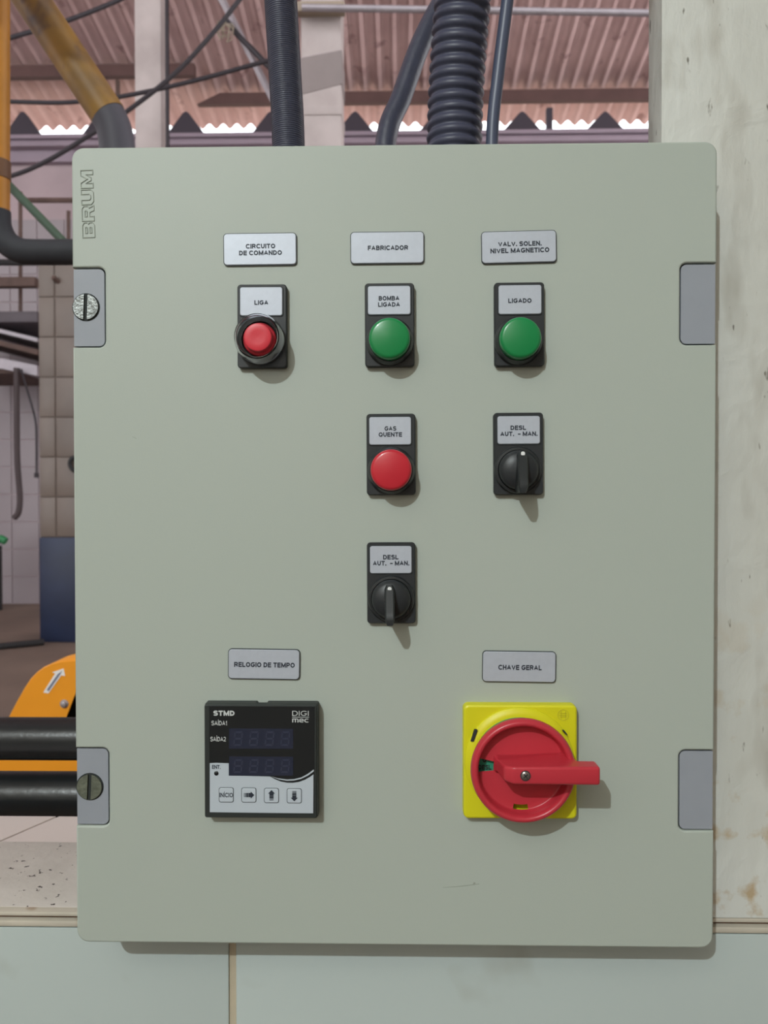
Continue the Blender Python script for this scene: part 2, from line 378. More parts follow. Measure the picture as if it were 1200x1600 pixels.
# outer ledge: two slabs with a slanting joint between them
zl = z_trim_top - 0.003
def led(px, py):
    d = ROT @ Vector(((px-600)/FPX, 1.0, (800-py)/FPX)); t = (zl-CAM.z)/d.z; q = CAM+d*t; return q
j0, j1 = led(0, 1310), led(86, 1279)
ledge = MB(); ledge.box(-3, 3, 0.148, 0.205, zl-0.02, zl-0.002); lo = struct('trim_2', ledge, M['grout'], 'outer ledge beyond the sill')
for (pts) in ([(-3, 0.1485), (j0.x-0.0015, 0.1485), (j1.x-0.0015, 0.205), (-3, 0.205)], [(j0.x+0.0015, 0.1485), (3, 0.1485), (3, 0.205), (j1.x+0.0015, 0.205)]):
    t = MB(); t.loft([[(x, y, zl-0.012) for x, y in pts], [(x, y, zl) for x, y in pts]]); obj('slab', t, M['ledge'], lo)
# pier
xp = at(1034, 110, YW).x
mb = MB()
zp0 = z_trim_top+0.0; zp1 = 4.7
out = [(xp, YW), (3.0, YW), (3.0, 0.2), (xp+0.06, 0.2), (xp, YW+0.027)]
bm = bmesh.new()
nx, nz = 46, 150
mb.loft([[(x, y, zp0) for x, y in out], [(x, y, zp1) for x, y in out]])
struct('wall_right', mb, M['plaster'], 'rough white painted plaster pier beside the cabinet')

# ---- unseen near room, added to keep out sky light and bounce the lamp
RY = -5.0
mb = MB(); mb.box(-3.0, 3.0, RY-.15, RY, 0, 4.7); struct('unseen_wall_near', mb, M['unseen_roomwall'])
mb = MB(); mb.box(-3.15, -3.0, RY, 0.2, 0, 4.7); struct('unseen_wall_left', mb, M['unseen_roomwall'])
mb = MB(); mb.box(3.0, 3.15, RY, 0.2, 0, 4.7); struct('unseen_wall_side', mb, M['unseen_roomwall'])
mb = MB(); mb.box(-3.15, 3.15, RY-.15, 0.2, 4.7, 4.85); struct('unseen_ceiling_near', mb, M['unseen_roomwall'])
mb = MB(); mb.box(-3.0, -1.4, YW, 0.2, z_trim_top, 4.7); mb.box(-1.4, xp+.02, YW, 0.2, 2.75, 4.7); struct('wall_upper', mb, M['plaster'])

# ---- far hall: roof, back wall, pillars
YB = 8.7; YWB = 8.85; FZ = 0.12
YE = 9.4; SL = 0.184; SK = 0.056; PITCHW = 0.177
ZE = at(600, 190, YE).z
def roofz(Y): return ZE + SL*(YE-Y)
mb = MB(); nx = int(18/PITCHW*10); ys = [0.3, 5.0, 9.46]
for lay in (0, 0.008):
    o = len(mb.v)
    for y in ys:
        for i in range(nx+1):
            x = -9 + 18*i/nx
            mb.v.append(Vector((x, y, roofz(y) + lay + 0.034*math.sin(2*PI*(x-SK*(y-YE))/PITCHW))))
    for k in range(2):
        for i in range(nx):
            a = o+k*(nx+1)+i; mb.f.append([a, a+1, a+nx+2, a+nx+1]); mb.m.append(0)
n1 = 3*(nx+1)
for i in range(nx):
    a = 2*(nx+1)+i; mb.f.append([a, a+1, a+1+n1, a+n1]); mb.m.append(0)
struct('ceiling', mb, M['roof'], 'pinkish corrugated roof sheets seen from below')
def rod3(p, q, r, seg=10): 
    m_ = MB(); m_.tube([p, q], r, seg); return m_
# purlins just under the sheets
def purlin(xa, xb, ytop, ybot, label, taper=0.0):
    pm = (783-ytop)/1200
    Y = (ZE-.05-CAM.z+SL*YE+pm*CAM.y)/(pm+SL)
    a = at(xa, ytop, Y); b = at(xb, ytop, Y); hh = (ybot-ytop)*m_per_px(Y)
    m_ = MB(); z = a.z
    pr = [(a.x+taper, z), (b.x, z), (b.x, z-hh), (a.x, z-hh)]
    m_.prism(pr, Y-0.04, Y+0.04)
    o = obj('purlin', m_, M['purlin']); tag(o, label, 'purlin'); return Y, z-hh
Ya, za = purlin(-60, 305, 106, 124, 'brown roof purlin with a cut end beside the narrow white pillar')
Yb, zb = purlin(309, 1100, 148, 165, 'long brown roof purlin above the sunlit gap', taper=0.28)
# back wall and its beam
zwt = at(600, 222, YE).z
mb = MB(); mb.box(-9, 9, YWB, YWB+0.15, 0, at(600, 224, YB).z)
bw = struct('wall_back', mb, M['backwall'], 'pinkish far wall of the hall')
zt = at(600, 205, YB).z; zwt2 = at(600, 223, YB).z; hb = zt - zwt2
mb = MB()
mb.box(-9, 9, YB-0.02, YWB+0.15, zwt2+hb*0.62, zt, b=0.01); mb.box(-9, 9, YB+0.03, YWB+0.15, zwt2+hb*0.30, zwt2+hb*0.62)
mb.box(-9, 9, YB-0.05, YWB+0.15, zwt2-0.02, zwt2+hb*0.30, b=0.01); mb.box(-9, 9, YB+0.06, YWB+0.15, zwt2-0.16, zwt2-0.02)
tb = struct('trim_3', mb, M['beam'], 'grey moulded beam along the top of the far wall')
for px in (-95, 38, 160, 292, 424, 555, 684, 815, 944, 1075):
    a = at(px-29, 204, YB+.05); b = at(px+29, 204, YB+.05); c = at(px, 177, YB+.05)
    g = MB(); g.prism([(a.x, zt-0.005), (b.x, zt-0.005), (c.x+.035, c.z-.02), (c.x, c.z), (c.x-.035, c.z-.02)], YB, YB+.10)
    obj('bracket', g, M['gusset'], tb)
a = at(859, 168, YB); g = MB(); g.box(a.x-.035, a.x+.035, YB, YB+.07, zt-.005, a.z); obj('post', g, M['gusset'], tb)
# tiles on the far wall
ts = 0.335; g0 = 0.006; x00 = at(61, 700, YWB).x
for i in range(-4, 3):
    for j in range(0, 14):
        t = MB(); t.box(x00+(i-1)*ts+g0, x00+i*ts-g0, YWB-.012, YWB+.001, FZ+j*ts+g0 if j else FZ+.001, FZ+(j+1)*ts-g0)
        obj('tile', t, M['backtile'], bw)
# pillars
def pillar(x0, x1, Y, label, d):
    a, b = at(x0, 100, Y), at(x1, 100, Y); m_ = MB(); m_.box(a.x, b.x, Y, Y+d, .12, roofz(Y)-0.09, b=0.012)
    return struct('pillar', m_, M['pillar'], label), a.x, b.x
p1, xa, xb = pillar(210, 252, 5.6, 'narrow white painted pillar behind the slanting yellow pipe', 0.2)
p2, xc, xd = pillar(470, 533, 4.6, 'wide white pillar rising behind the black hose', 0.27)
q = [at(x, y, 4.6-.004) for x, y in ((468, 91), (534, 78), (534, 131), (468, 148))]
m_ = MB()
m_.loft([[Vector((v.x, 4.596, v.z)) for v in q], [Vector((v.x, 4.876, v.z)) for v in q]]); obj('shadow_band', m_, M['shadow_band'], p2)  # slanted darker sleeve: shadow on the pillar, put into shape and colour
m_ = MB(); z0_ = at(500, 168, 4.6).z; m_.box(xc-.004, xd+.004, 4.593, 4.88, z0_-.05, z0_+.012, b=.003); obj('band', m_, M['pillar'], p2)
m_ = MB(); m_.box(-9.2, -9.0, 0.2, 9.0, 0, 5.5); struct('wall_hall_light_block', m_, M['backwall'])  # unseen side wall, added to stop sky light from one side of the hall
# tiled column with a dark blue dado
YC = 6.3
cl, cr = at(61, 700, YC).x, at(152, 700, YC).x
ztop = at(80, 392, YC).z; zblue = at(80, 839, YC).z
m_ = MB(); m_.box(cl+.006, cr-.006, YC+.01, YC+.45, .12, ztop)
colm = struct('column', m_, M['colgrout'], 'tiled column with a dark blue foot')
tj = at(87, 700, YC).x
zs_ = [zblue + k*(62.8*m_per_px(YC)) for k in range(0, 9)]
for k in range(8):
    if zs_[k] >= ztop: break
    for (xx0, xx1) in ((cl, tj), (tj, cr)):
        t = MB(); t.box(xx0+.005, xx1-.005, YC, YC+.012, zs_[k]+.005, min(zs_[k+1], ztop)-.005, b=.003); obj('tile', t, M['coltile'], colm)
t = MB(); t.box(cl-.002, cr+.002, YC-.012, YC+.46, .12, zblue-.004, b=.012); obj('dado', t, M['blue'], colm)

# ================================================================== THE CABINET
cab = thing('control_cabinet', 'large pale grey green electrical cabinet with rounded corners and corner catches', 'cabinet', (0, 0.04, ZC-0.25))
CX, CZ = 0.0, ZC
# the door: a leaf with four notches cut for the catches, on a rounded tray
def arc(cx, cz, r, a0, a1, n=6): return [(cx+r*math.cos(math.radians(a0+(a1-a0)*k/n)), cz+r*math.sin(math.radians(a0+(a1-a0)*k/n))) for k in range(n+1)]
HW, HH, CR, NR = 0.2, 0.25, 0.0075, 0.0042
notch = {'tl': (164.5, 417.5, 542.5), 'bl': (170.5, 1168.5, 1291.0), 'tr': (1062.5, 410.5, 539), 'br': (1060.5, 1172, 1298.5)}
def nz(k): 
    x, y0, y1 = notch[k]; ref = at(x, (y0+y1)/2, 0); return ref.x-CX, at(x, y0, 0).z-CZ, at(x, y1, 0).z-CZ
out = []
out += arc(HW-CR, HH-CR, CR, 0, 90) + arc(-HW+CR, HH-CR, CR, 90, 180)
for k in ('tl', 'bl'):
    x, zt_, zb_ = nz(k)
    out += [(-HW, zt_)] + arc(x-NR, zt_-NR, NR, 90, 0) + arc(x-NR, zb_+NR, NR, 0, -90) + [(-HW, zb_)]
out += arc(-HW+CR, -HH+CR, CR, 180, 270) + arc(HW-CR, -HH+CR, CR, 270, 360)
for k in ('br', 'tr'):
    x, zt_, zb_ = nz(k)
    out += [(HW, zb_)] + arc(x+NR, zb_+NR, NR, 270, 180) + arc(x+NR, zt_-NR, NR, 180, 90) + [(HW, zt_)]
bm = bmesh.new()
vs = [bm.verts.new((CX+x, 0, CZ+z)) for x, z in out]; f = bm.faces.new(vs)
ex = bmesh.ops.extrude_face_region(bm, geom=[f]); 
for v in [g for g in ex['geom'] if isinstance(g, bmesh.types.BMVert)]: v.co.y = 0.0065
bmesh.ops.recalc_face_normals(bm, faces=bm.faces[:])
edges = [e for e in bm.edges if all(abs(v.co.y) < 1e-6 for v in e.verts)]
bmesh.ops.bevel(bm, geom=edges, offset=0.0011, segments=3, affect='EDGES', profile=0.5)
leaf = MB(); leaf.bm(bm)
leaf.slab(CX, CZ, 2*HW, 2*HH, CR, [(0.0066, 0.0), (0.0375, 0.0), (0.0378, 0.002)])
door = obj('door', leaf, M['door'], cab, ang=50)
lettering('lettering', 'BRUM', 137, 318.5, 106, 19, -0.00005, M['engrave'], door, turn=PI/2+0.03, outline=True, thick=0.00035)
for k, lab in (('tl', 'grey catch plate with a bright slotted screw'), ('bl', 'grey catch plate with a dull slotted screw'), ('tr', None), ('br', None)):
    x, zt_, zb_ = nz(k); g = 0.0009
    if k in ('tl', 'bl'):
        p = [(-HW+.0004, zt_-g)] + arc(x-NR, zt_-NR, NR-g, 90, 0) + arc(x-NR, zb_+NR, NR-g, 0, -90) + [(-HW+.0004, zb_+g)]
    else:
        p = [(HW-.0004, zb_+g)] + arc(x+NR, zb_+NR, NR-g, 270, 180) + arc(x+NR, zt_-NR, NR-g, 180, 90) + [(HW-.0004, zt_-g)]
    # floor of the notch
    gm = MB(); gm.prism([(CX+a*1.0, CZ+b) for a, b in p], 0.0058, 0.0068)
    obj('gasket', gm, M['gap'], cab)
    pm = MB(); pm.loft([[Vector((CX+a, 0.0057, CZ+b)) for a, b in p], [Vector((CX+a, 0.0011, CZ+b)) for a, b in p]])
    cp = obj('catch_plate', pm, M['catch'], cab)
    if lab: cp['label'] = lab
    if k in ('tl', 'bl'):
        sx, sy, rot = (134.5, 480, -0.04) if k == 'tl' else (140.5, 1229, -0.05)
        c = at(sx, sy, 0.001); R = 19.8*m_per_px(0)
        sm = MB(); w = 0.0024; n = 14
        for sgn in (1, -1):                              # two halves with the slot between them
            a0 = math.asin(w/2/R)
            pts = [(sgn*R*math.cos(a), R*math.sin(a)) for a in [(-PI/2+a0)+(PI-2*a0)*i/n for i in range(n+1)]]
            pr = [(c.x+u*math.cos(rot)-v*math.sin(rot), c.z+u*math.sin(rot)+v*math.cos(rot)) for u, v in pts]
            sm.prism(pr, -0.0002, 0.0012)
        sm.lathe(c.x, c.z, [(R+.0008, 0.0011), (R+.0008, 0.0008), (0.0, 0.0008)], 28, mi=1)
        obj('lock_screw', sm, [M['zinc'] if k == 'tl' else M['oldzinc'], M['gap']], cp)
bmx = MB(); bmx.box(CX-.183, xp-0.001, 0.0379, 0.19, CZ-.222, CZ+.222, b=.004); obj('body', bmx, M['door'], cab)

for pts in (((692, 1386.6), (722, 1384), (749, 1380.6), (749, 1381.8), (722, 1385.4), (692, 1387.2)), ((207, 682.0), (214, 685.2), (213, 685.8), (207, 682.8))):
    m_ = MB(); m_.prism(pxpoly(pts, -.0001), .0001, -.0001); obj('scratch', m_, M['engrave'], door)
# ---- label plates stuck on the door
def name_plate(px, py, w, h, rot, lines, label):
    Y = -0.0016; c = at(px, py, Y); k = m_per_px(Y)
    t = thing('name_plate', label, 'label plate', (c.x, 0, c.z), 'label plates on the cabinet door')
    m_ = MB(); m_.slab(c.x, c.z, w*k, h*k, 0.0024, [(0, 0), (-0.0011, 0)], rot); obj('backing', m_, M['plateback'], t)
    m_ = MB(); m_.slab(c.x, c.z, (w-2)*k, (h-2)*k, 0.0021, [(-0.0009, 0), (-0.0013, 0), (Y, 0.0003)], rot); f_ = obj('face', m_, M['plate'], t)
    for (s_, x, y, ww, hh) in lines: lettering('lettering', s_, x, y, ww, hh, Y-0.00001, M['ink'], f_, rot=rot)
name_plate(406, 389, 115, 50.5, 0.006, [('CIRCUITO', 407, 384.6, 46, 7.2), ('DE COMANDO', 407, 395, 67, 7.2)], 'light label plate reading CIRCUITO DE COMANDO')
name_plate(605, 386.7, 115, 50, 0.004, [('FABRICADOR', 606.1, 387.2, 62.5, 7.2)], 'light label plate reading FABRICADOR')
name_plate(811, 385.5, 116.5, 50, 0.018, [('VALV. SOLEN.', 812.3, 380.8, 67, 7.2), ('NIVEL MAGNETICO', 812.2, 391.2, 91, 7.4)], 'light label plate reading VALV. SOLEN. NIVEL MAGNETICO')
name_plate(412.2, 1038, 113.5, 48, -0.012, [('RELOGIO DE TEMPO', 413.2, 1038.8, 95.5, 7.8)], 'grey label plate reading RELOGIO DE TEMPO above the timer')
name_plate(811.3, 1042, 115, 49, -0.012, [('CHAVE GERAL', 812.5, 1043, 67.5, 7.8)], 'grey label plate reading CHAVE GERAL above the yellow and red switch')

# ---- legend holders shared by buttons, lamps and selectors
HT = 0.0042
def holder(t, hx, hy, w, h, ix, iy, iw, ih, lines, rot=0.004):
    c = at(hx, hy, -HT); k = m_per_px(-HT)
    m_ = MB(); m_.slab(c.x, c.z, w*k, h*k, 0.0022, [(0, 0), (-HT+.0008, 0), (-HT, 0.0006)], rot); obj('legend_holder', m_, M['black'], t)
    i = at(ix, iy, -HT)
    m_ = MB(); m_.slab(i.x, i.z, (iw+3)*k, (ih+3)*k, 0.0018, [(-HT+.0002, 0), (-HT-.00035, 0), (-HT-.0005, .0002)], rot)
    m_.slab(i.x, i.z, iw*k, ih*k, 0.0014, [(-HT, 0), (-HT-.0006, 0), (-HT-.0008, .00025)], rot, mi=1)
    f_ = obj('legend', m_, [M['plateback'], M['plate']], t)
    for (s_, x, y, ww, hh) in lines: lettering('lettering', s_, x, y, ww, hh, -HT-.00081, M['ink'], f_, rot=rot)

def indicator(label, hold, lx, ly, lens):
    c0 = at(hold[0], hold[1], 0); t = thing('indicator_lamp', label, 'indicator lamp', (c0.x, 0, c0.z), 'round indicator lamps on the cabinet door')
    holder(t, *hold)
    H = 0.0165; c = at(lx, ly, -H); mm = 0.001
    m_ = MB(); m_.lathe(c.x, c.z, [(14.6*mm, -HT+.0002), (14.6*mm, -.0062), (14.0*mm, -.0075), (13.2*mm, -.0095), (12.6*mm, -.0095), (12.6*mm, -.006)], 48); obj('bezel', m_, M['black2'], t)
    R = 12.5*mm; pr = [(R, -.006), (R, -H+.0032)]
    for a in range(1, 7): pr.append((R-.0026+.0026*math.cos(a*PI/12), -H+.0032-.0026*math.sin(a*PI/12)))
    pr += [(R*.55, -H-.0001), (0.0, -H-.0002)]
    m_ = MB(); m_.lathe(c.x, c.z, pr, 48); obj('lens', m_, lens, t)
indicator('green indicator lamp with legend BOMBA LIGADA', (608.7, 507.5, 77, 130, 608, 469.5, 66, 44, [('BOMBA', 607.8, 466, 32, 7), ('LIGADA', 607.8, 475.8, 34, 7)]), 608.5, 527.3, M['green'])
indicator('green indicator lamp with legend LIGADO', (811.7, 506.5, 77.5, 130, 812.3, 468.5, 66, 44.5, [('LIGADO', 812.3, 469.8, 36, 7)], 0.006), 814.5, 526.5, M['green'])
indicator('red indicator lamp with legend GAS QUENTE', (611, 710, 76.5, 127, 609.6, 673.3, 65, 43, [('GAS', 610, 669.6, 18.3, 7), ('QUENTE', 609.9, 679, 36.5, 7)]), 611, 734, M['redlens'])

# ---- push button with clear guard
hold = (409.3, 509.5, 77.5, 130.5, 408.3, 471.3, 66, 44, [('LIGA', 408.3, 472.8, 21.6, 7)], 0.0)
c0 = at(hold[0], hold[1], 0); t = thing('push_button', 'red push button with clear guard and legend LIGA', 'push button', (c0.x, 0, c0.z)); holder(t, *hold)
mm = 0.001; c = at(401.5, 525.5, -0.017)
m_ = MB(); m_.lathe(c.x, c.z, [(14.8*mm, -HT+.0002), (14.8*mm, -.0065), (13.8*mm, -.0078), (11.2*mm, -.0078), (11.2*mm, -.0055)], 48); obj('bezel', m_, M['black2'], t)
m_ = MB(); m_.lathe(c.x, c.z, [(10.2*mm, -.0055), (10.1*mm, -.0086), (9.6*mm, -.0094), (8.8*mm, -.0102), (8.7*mm, -.0138), (8.2*mm, -.0147), (7.4*mm, -.0150), (4*mm, -.0148), (0, -.0147)], 40); obj('cap', m_, M['redcap'], t)
m_ = MB()
m_.lathe(c.x, c.z, [(15.2*mm, -.0060), (15.3*mm, -.0085), (14.9*mm, -.0105), (14.5*mm, -.0150), (13.6*mm, -.0178), (12.6*mm, -.0182), (12.3*mm, -.0176), (12.5*mm, -.0160),
                    (13.2*mm, -.0142), (13.5*mm, -.0105), (13.9*mm, -.0085), (14.0*mm, -.0079), (15.2*mm, -.0060)], 56)
obj('guard', m_, M['clear'], t)

# ---- selector switches
def selector(label, hold, kx, ky, hx, ht, hbm, dot):
    c0 = at(hold[0], hold[1], 0); t = thing('selector_switch', label, 'selector switch', (c0.x, 0, c0.z), 'black selector switches on the cabinet door'); holder(t, *hold)
    c = at(kx, ky, -.010); mm = .001
    m_ = MB(); m_.lathe(c.x, c.z, [(14.4*mm, -HT+.0002), (14.4*mm, -.0058), (13.8*mm, -.0068), (12.4*mm, -.0070), (12.2*mm, -.0062)], 48); obj('bezel', m_, M['black2'], t)
    m_ = MB(); m_.lathe(c.x, c.z, [(12.0*mm, -.0055), (12.0*mm, -.0090), (11.4*mm, -.0106), (9.5*mm, -.0122), (5*mm, -.0136), (0, -.0139)], 48); obj('knob', m_, M['black'], t)
    # lever: a rounded bar, low at the white dot and rising to its lower end
    Yt, Yb_ = -.0150, -.0250
    top = at(hx, ht, Yt); bot = at(hx+.6, hbm, Yb_); hw = 2.9*mm
    rings = []
    n = 9
    for i in range(n+1):
        u = i/n; z = top.z + (bot.z-top.z)*u; x = top.x+(bot.x-top.x)*u; y = Yt+(Yb_-Yt)*min(1, u*1.25)
        e = 1.0 if 0 < i < n else 0.62
        wb = hw*(1.28-.28*u)*e; wt = hw*e
        rings.append([(x-wb, -.009-.001*(u > .8), z), (x-wt, y+.0010, z), (x-wt*.7, y, z), (x+wt*.7, y, z), (x+wt, y+.0010, z), (x+wb, -.009-.001*(u > .8), z)])
    m_ = MB(); m_.loft(rings); hd = obj('handle', m_, M['black2'], t)
    d = at(dot[0], dot[1], Yt-.0006); m_ = MB()
    m_.slab(d.x, d.z, .0024, .0030, .0011, [(Yt+.001, 0), (Yt-.0012, 0), (Yt-.0014, .0003)]); dm = obj('pointer_dot', m_, M['white'], hd)
selector('black selector switch marked DESL AUT. MAN., beside the red indicator lamp', (810.3, 709, 77, 128, 810.2, 672, 65.6, 43, [('DESL', 809.8, 668.3, 24, 7), ('AUT.  - MAN.', 810.8, 677.8, 57.5, 7)], 0.006),
         811, 734, 817, 704, 770, (817, 709.5))
selector('black selector switch marked DESL AUT. MAN., below the red indicator lamp', (611.3, 911, 76, 127, 610.6, 874.4, 65, 42.5, [('DESL', 610.6, 870.5, 24, 7.2), ('AUT.  - MAN.', 611.1, 880, 56.8, 7.2)]),
         611, 937, 608.6, 915, 978, (608.8, 921))

# ---- digital timer
TH = 0.009
c = at(407.3, 1190, -TH); k = m_per_px(-TH)
tm = thing('digital_timer', 'black square digital timer with two dark displays and four keys', 'timer', (c.x, 0, c.z))
W_, H_ = 180*k, 181*k
def tring(y, ins, nd):
    p = rrect(W_-2*ins, H_-2*ins, .0012, 3); p0 = [q for q in p]
    # notch in the middle of the top edge, between the first two corner arcs
    nt_ = [(.0036, H_/2-ins), (.0026, H_/2-ins-nd), (-.0026, H_/2-ins-nd), (-.0036, H_/2-ins)]
    p = p0[:4] + nt_ + p0[4:]
    return [Vector((c.x+a, y, c.z+b)) for a, b in p]
m_ = MB(); m_.loft([tring(0, 0, .0011), tring(-.0055, .0, .0011), tring(-.0056, .0, .0), tring(-TH+.0006, .0004, 0), tring(-TH, .0010, 0)]); obj('frame', m_, M['timerframe'], tm)
Yf = -TH-.0002
f0 = pxpoly([(327, 1103.5), (491.5, 1104.5), (490.5, 1271), (327, 1269.5)], Yf)
m_ = MB(); m_.prism(f0, -TH+.0004, Yf); face = obj('face', m_, M['timerface'], tm)
zx = lambda x, y: (300+x/5.333, 1000+y/5.333)
wp = [zx(*p) for p in ((148,1027),(200,1024),(306,1028),(306,1131),(480,1134),(650,1138),(690,1160),(740,1180),(790,1190),(840,1191),(890,1184),(940,1166),(985,1140),(1012,1120),(1010,1444),(560,1440),(148,1435))]
m_ = MB(); m_.prism(pxpoly(wp, Yf-.0002), Yf+.0001, Yf-.0002); obj('key_panel', m_, M['timerwhite'], tm)
sw = [zx(*p) for p in ((662,1138),(720,1154),(790,1163),(850,1160),(910,1146),(965,1116),(1014,1080),(1014,1095),(966,1130),(910,1157),(850,1171),(790,1173),(725,1162))]
m_ = MB(); m_.prism(pxpoly(sw, Yf-.0002), Yf+.0001, Yf-.0002); obj('swoosh', m_, M['timerwhite'], tm)
Yp = Yf-.0003
SEG = {'a': ((.08,.98),(.92,.98),(.80,.86),(.20,.86)), 'g': ((.12,.5),(.22,.56),(.78,.56),(.88,.5),(.78,.44),(.22,.44)), 'd': ((.08,.02),(.92,.02),(.80,.14),(.20,.14)),
       'f': ((.02,.94),(.16,.82),(.16,.58),(.02,.52)), 'b': ((.98,.94),(.84,.82),(.84,.58),(.98,.52)), 'e': ((.02,.06),(.16,.18),(.16,.42),(.02,.48)), 'c': ((.98,.06),(.84,.18),(.84,.42),(.98,.48))}
for (y0, y1) in ((1138.3, 1170), (1182, 1212)):
    dm = MB(); dm.prism(pxpoly([(358, y0), (458, y0+.6), (458, y1), (357.5, y1)], Yp), Yf+.0001, Yf-.00025); dp = obj('display', dm, M['display'], tm)
    for i in range(4):
        sg = MB(); X0 = 365+24.6*i; X1 = X0+14
        for s_ in SEG.values():
            sg.prism(pxpoly([(X0+u*(X1-X0)+ (v-.5)*2.5, y1-4-(y1-y0-8)*v) for u, v in s_], Yp), Yp+.0001, Yp-.00005)
        obj('digit', sg, M['segment'], dp)
for (s_, x, y, w, h, b, mm_) in (('STMD', 350, 1114.3, 33.5, 8.2, .26, 'timertext'), ('SAÍDA1', 342.5, 1129.8, 24.5, 7.2, .17, 'timertext'), ('SAÍDA2', 340.8, 1154.8, 24.5, 7.2, .17, 'timertext'),
                           ('DIGI', 469.5, 1114.6, 26, 8, .13, 'timertext'), ('mec', 469.5, 1125.8, 26, 6, .2, 'timertext')):
    lettering('lettering', s_, x, y, w, h, Yp, M[mm_], face, pen=b)
m_ = MB(); m_.prism(pxpoly([(456.5, 1120.2), (483, 1120.2), (483, 1121), (456.5, 1121)], Yp), Yp+.0001, Yp-.0001); obj('logo_line', m_, M['timertext'], face)
lettering('lettering', 'ENT.', 338, 1198.3, 13.5, 6, Yp, M['ink'], face, pen=.17)
q = at(338, 1208.3, Yp); m_ = MB(); m_.lathe(q.x, q.z, [(.0014, Yp+.0002), (.0014, Yp-.0001), (.0009, Yp-.0004), (0, Yp-.0005)], 20); obj('input_light', m_, M['timerface'], tm)
def arrow(px, py, d):
    """striped arrow: a solid head and a shaft fading into thinner bars"""
    m_ = MB(); u = {'r': (1,0), 'u': (0,-1), 'd': (0,1)}[d]; v = (-u[1], u[0])
    P = lambda a, b: (px+u[0]*a+v[0]*b, py+u[1]*a+v[1]*b)
    m_.prism(pxpoly([P(8.5,0), P(3,5.3), P(3,3.2), P(-.5,3.2), P(-.5,-3.2), P(3,-3.2), P(3,-5.3)], Yp), Yp+.0001, Yp-.00012)
    for i, w in enumerate((1.5, 1.1, .8, .6)):
        a = -1.1-i*1.9; m_.prism(pxpoly([P(a,3.2), P(a,-3.2), P(a-w,-3.2), P(a-w,3.2)], Yp), Yp+.0001, Yp-.00012)
    return m_
for (x, y, kind) in ((353.5, 1242, 't'), (388.8, 1242.3, 'r'), (424.2, 1243, 'u'), (459.8, 1243.5, 'd')):
    q = at(x, y, Yp); kk = m_per_px(Yp); m_ = MB()
    m_.slab(q.x, q.z, 23.6*kk, 23.6*kk, .0013, [(Yp+.0001, 0), (Yp-.00008, 0)], mi=0); m_.slab(q.x, q.z, 22.0*kk, 22.0*kk, .0011, [(Yp, 0), (Yp-.00016, 0), (Yp-.0003, .0003)], mi=1)
    kb = obj('key', m_, [M['plateback'], M['timerwhite']], tm)
    if kind == 't': lettering('lettering', 'INÍCIO', x, y+.2, 21, 7, Yp-.00032, M['ink'], kb, pen=.18)
    else:
        sv = Yp; Yp = Yp-.0004; obj('arrow', arrow(x, y, kind), M['ink'], kb); Yp = sv

# ---- main rotary switch: yellow plate, red dial and handle
mm = .001
c = at(812.2, 1189.3, -.005); ax = at(818.3, 1206.0, -.024)
ms = thing('rotary_main_switch', 'red rotary main switch handle on a yellow square plate', 'main switch', (c.x, 0, c.z))
kk = m_per_px(-.005)
m_ = MB(); m_.slab(c.x, c.z, 177*kk, 179*kk, .0034, [(0, 0), (-.0052, 0), (-.0064, .0004), (-.0070, .0014)])
m_.lathe(ax.x, ax.z+.0004, [(33.6*mm, -.0066), (33.4*mm, -.0078), (31.0*mm, -.0098), (29.0*mm, -.0100), (8*mm, -.0100), (0, -.01)], 72)
yp = obj('plate', m_, M['yellow'], ms)
m_ = MB(); m_.prism(pxpoly([(741.6, 1141), (746, 1141), (740.4, 1158.6), (735.6, 1158.6)], -.0103), -.0075, -.0103); obj('mark', m_, M['gap'], yp)
m_ = MB(); m_.prism(pxpoly([(879, 1142), (882, 1142), (887, 1148), (886, 1149)], -.0103), -.0075, -.0103); obj('mark', m_, M['gap'], yp)
e = at(880, 1117, -.007); m_ = MB()
m_.lathe(e.x, e.z, [(3.5*mm, -.0069), (3.5*mm, -.0073), (3.15*mm, -.0073), (3.15*mm, -.0069)], 32)
for (u0, u1, v) in ((-2.2, 2.2, 1.1), (-2.6, 2.6, 0), (-2.2, 2.2, -1.1)): m_.box(e.x+u0*mm, e.x+u1*mm, -.0073, -.0069, e.z+v*mm-.00015, e.z+v*mm+.00015)
for u in (-1.3, 1.3): m_.box(e.x+u*mm-.00015, e.x+u*mm+.00015, -.0073, -.0069, e.z-2.6*mm, e.z+2.6*mm)
obj('emblem', m_, M['yellowdark'], yp)
m_ = MB(); m_.lathe(ax.x, ax.z, [(28.5*mm, -.0098), (28.5*mm, -.0125), (15*mm, -.0130), (0, -.0130)], 60, skip=lambda a, r: r > 15*mm and (a > 225 and a < 315)); 
gd = obj('position_disc', m_, M['dialgreen'], ms)
lettering('lettering', '0', 757, 1187, 6.5, 8.5, -.0132, M['gap'], gd)
lettering('lettering', 'DESL', 757.5, 1198.7, 20, 7.5, -.0132, M['gap'], gd)
def hole(a, r):
    if 17.2*mm < r < 26.2*mm and 167 < a < 187: return True
    return 22.5*mm < r < 25.6*mm and 258 < a < 279
prof = [(28.6*mm, -.0105), (29.4*mm, -.0130), (31.9*mm, -.0205), (31.6*mm, -.0228), (30.6*mm, -.0244), (29.4*mm, -.0250), (28.2*mm, -.0246), (27.4*mm, -.0234), (27.0*mm, -.0210), (26.6*mm, -.0176),
        (26.0*mm, -.0166), (25.4*mm, -.0164), (23*mm, -.0164), (22.2*mm, -.0164), (17.4*mm, -.0166), (17.0*mm, -.0166), (8*mm, -.0172), (0, -.0172)]
prof = [(r*.98, y) for r, y in prof]
m_ = MB(); m_.lathe(ax.x, ax.z, prof, 120, skip=hole)
dial = obj('dial', m_, M['red'], ms, ang=55)
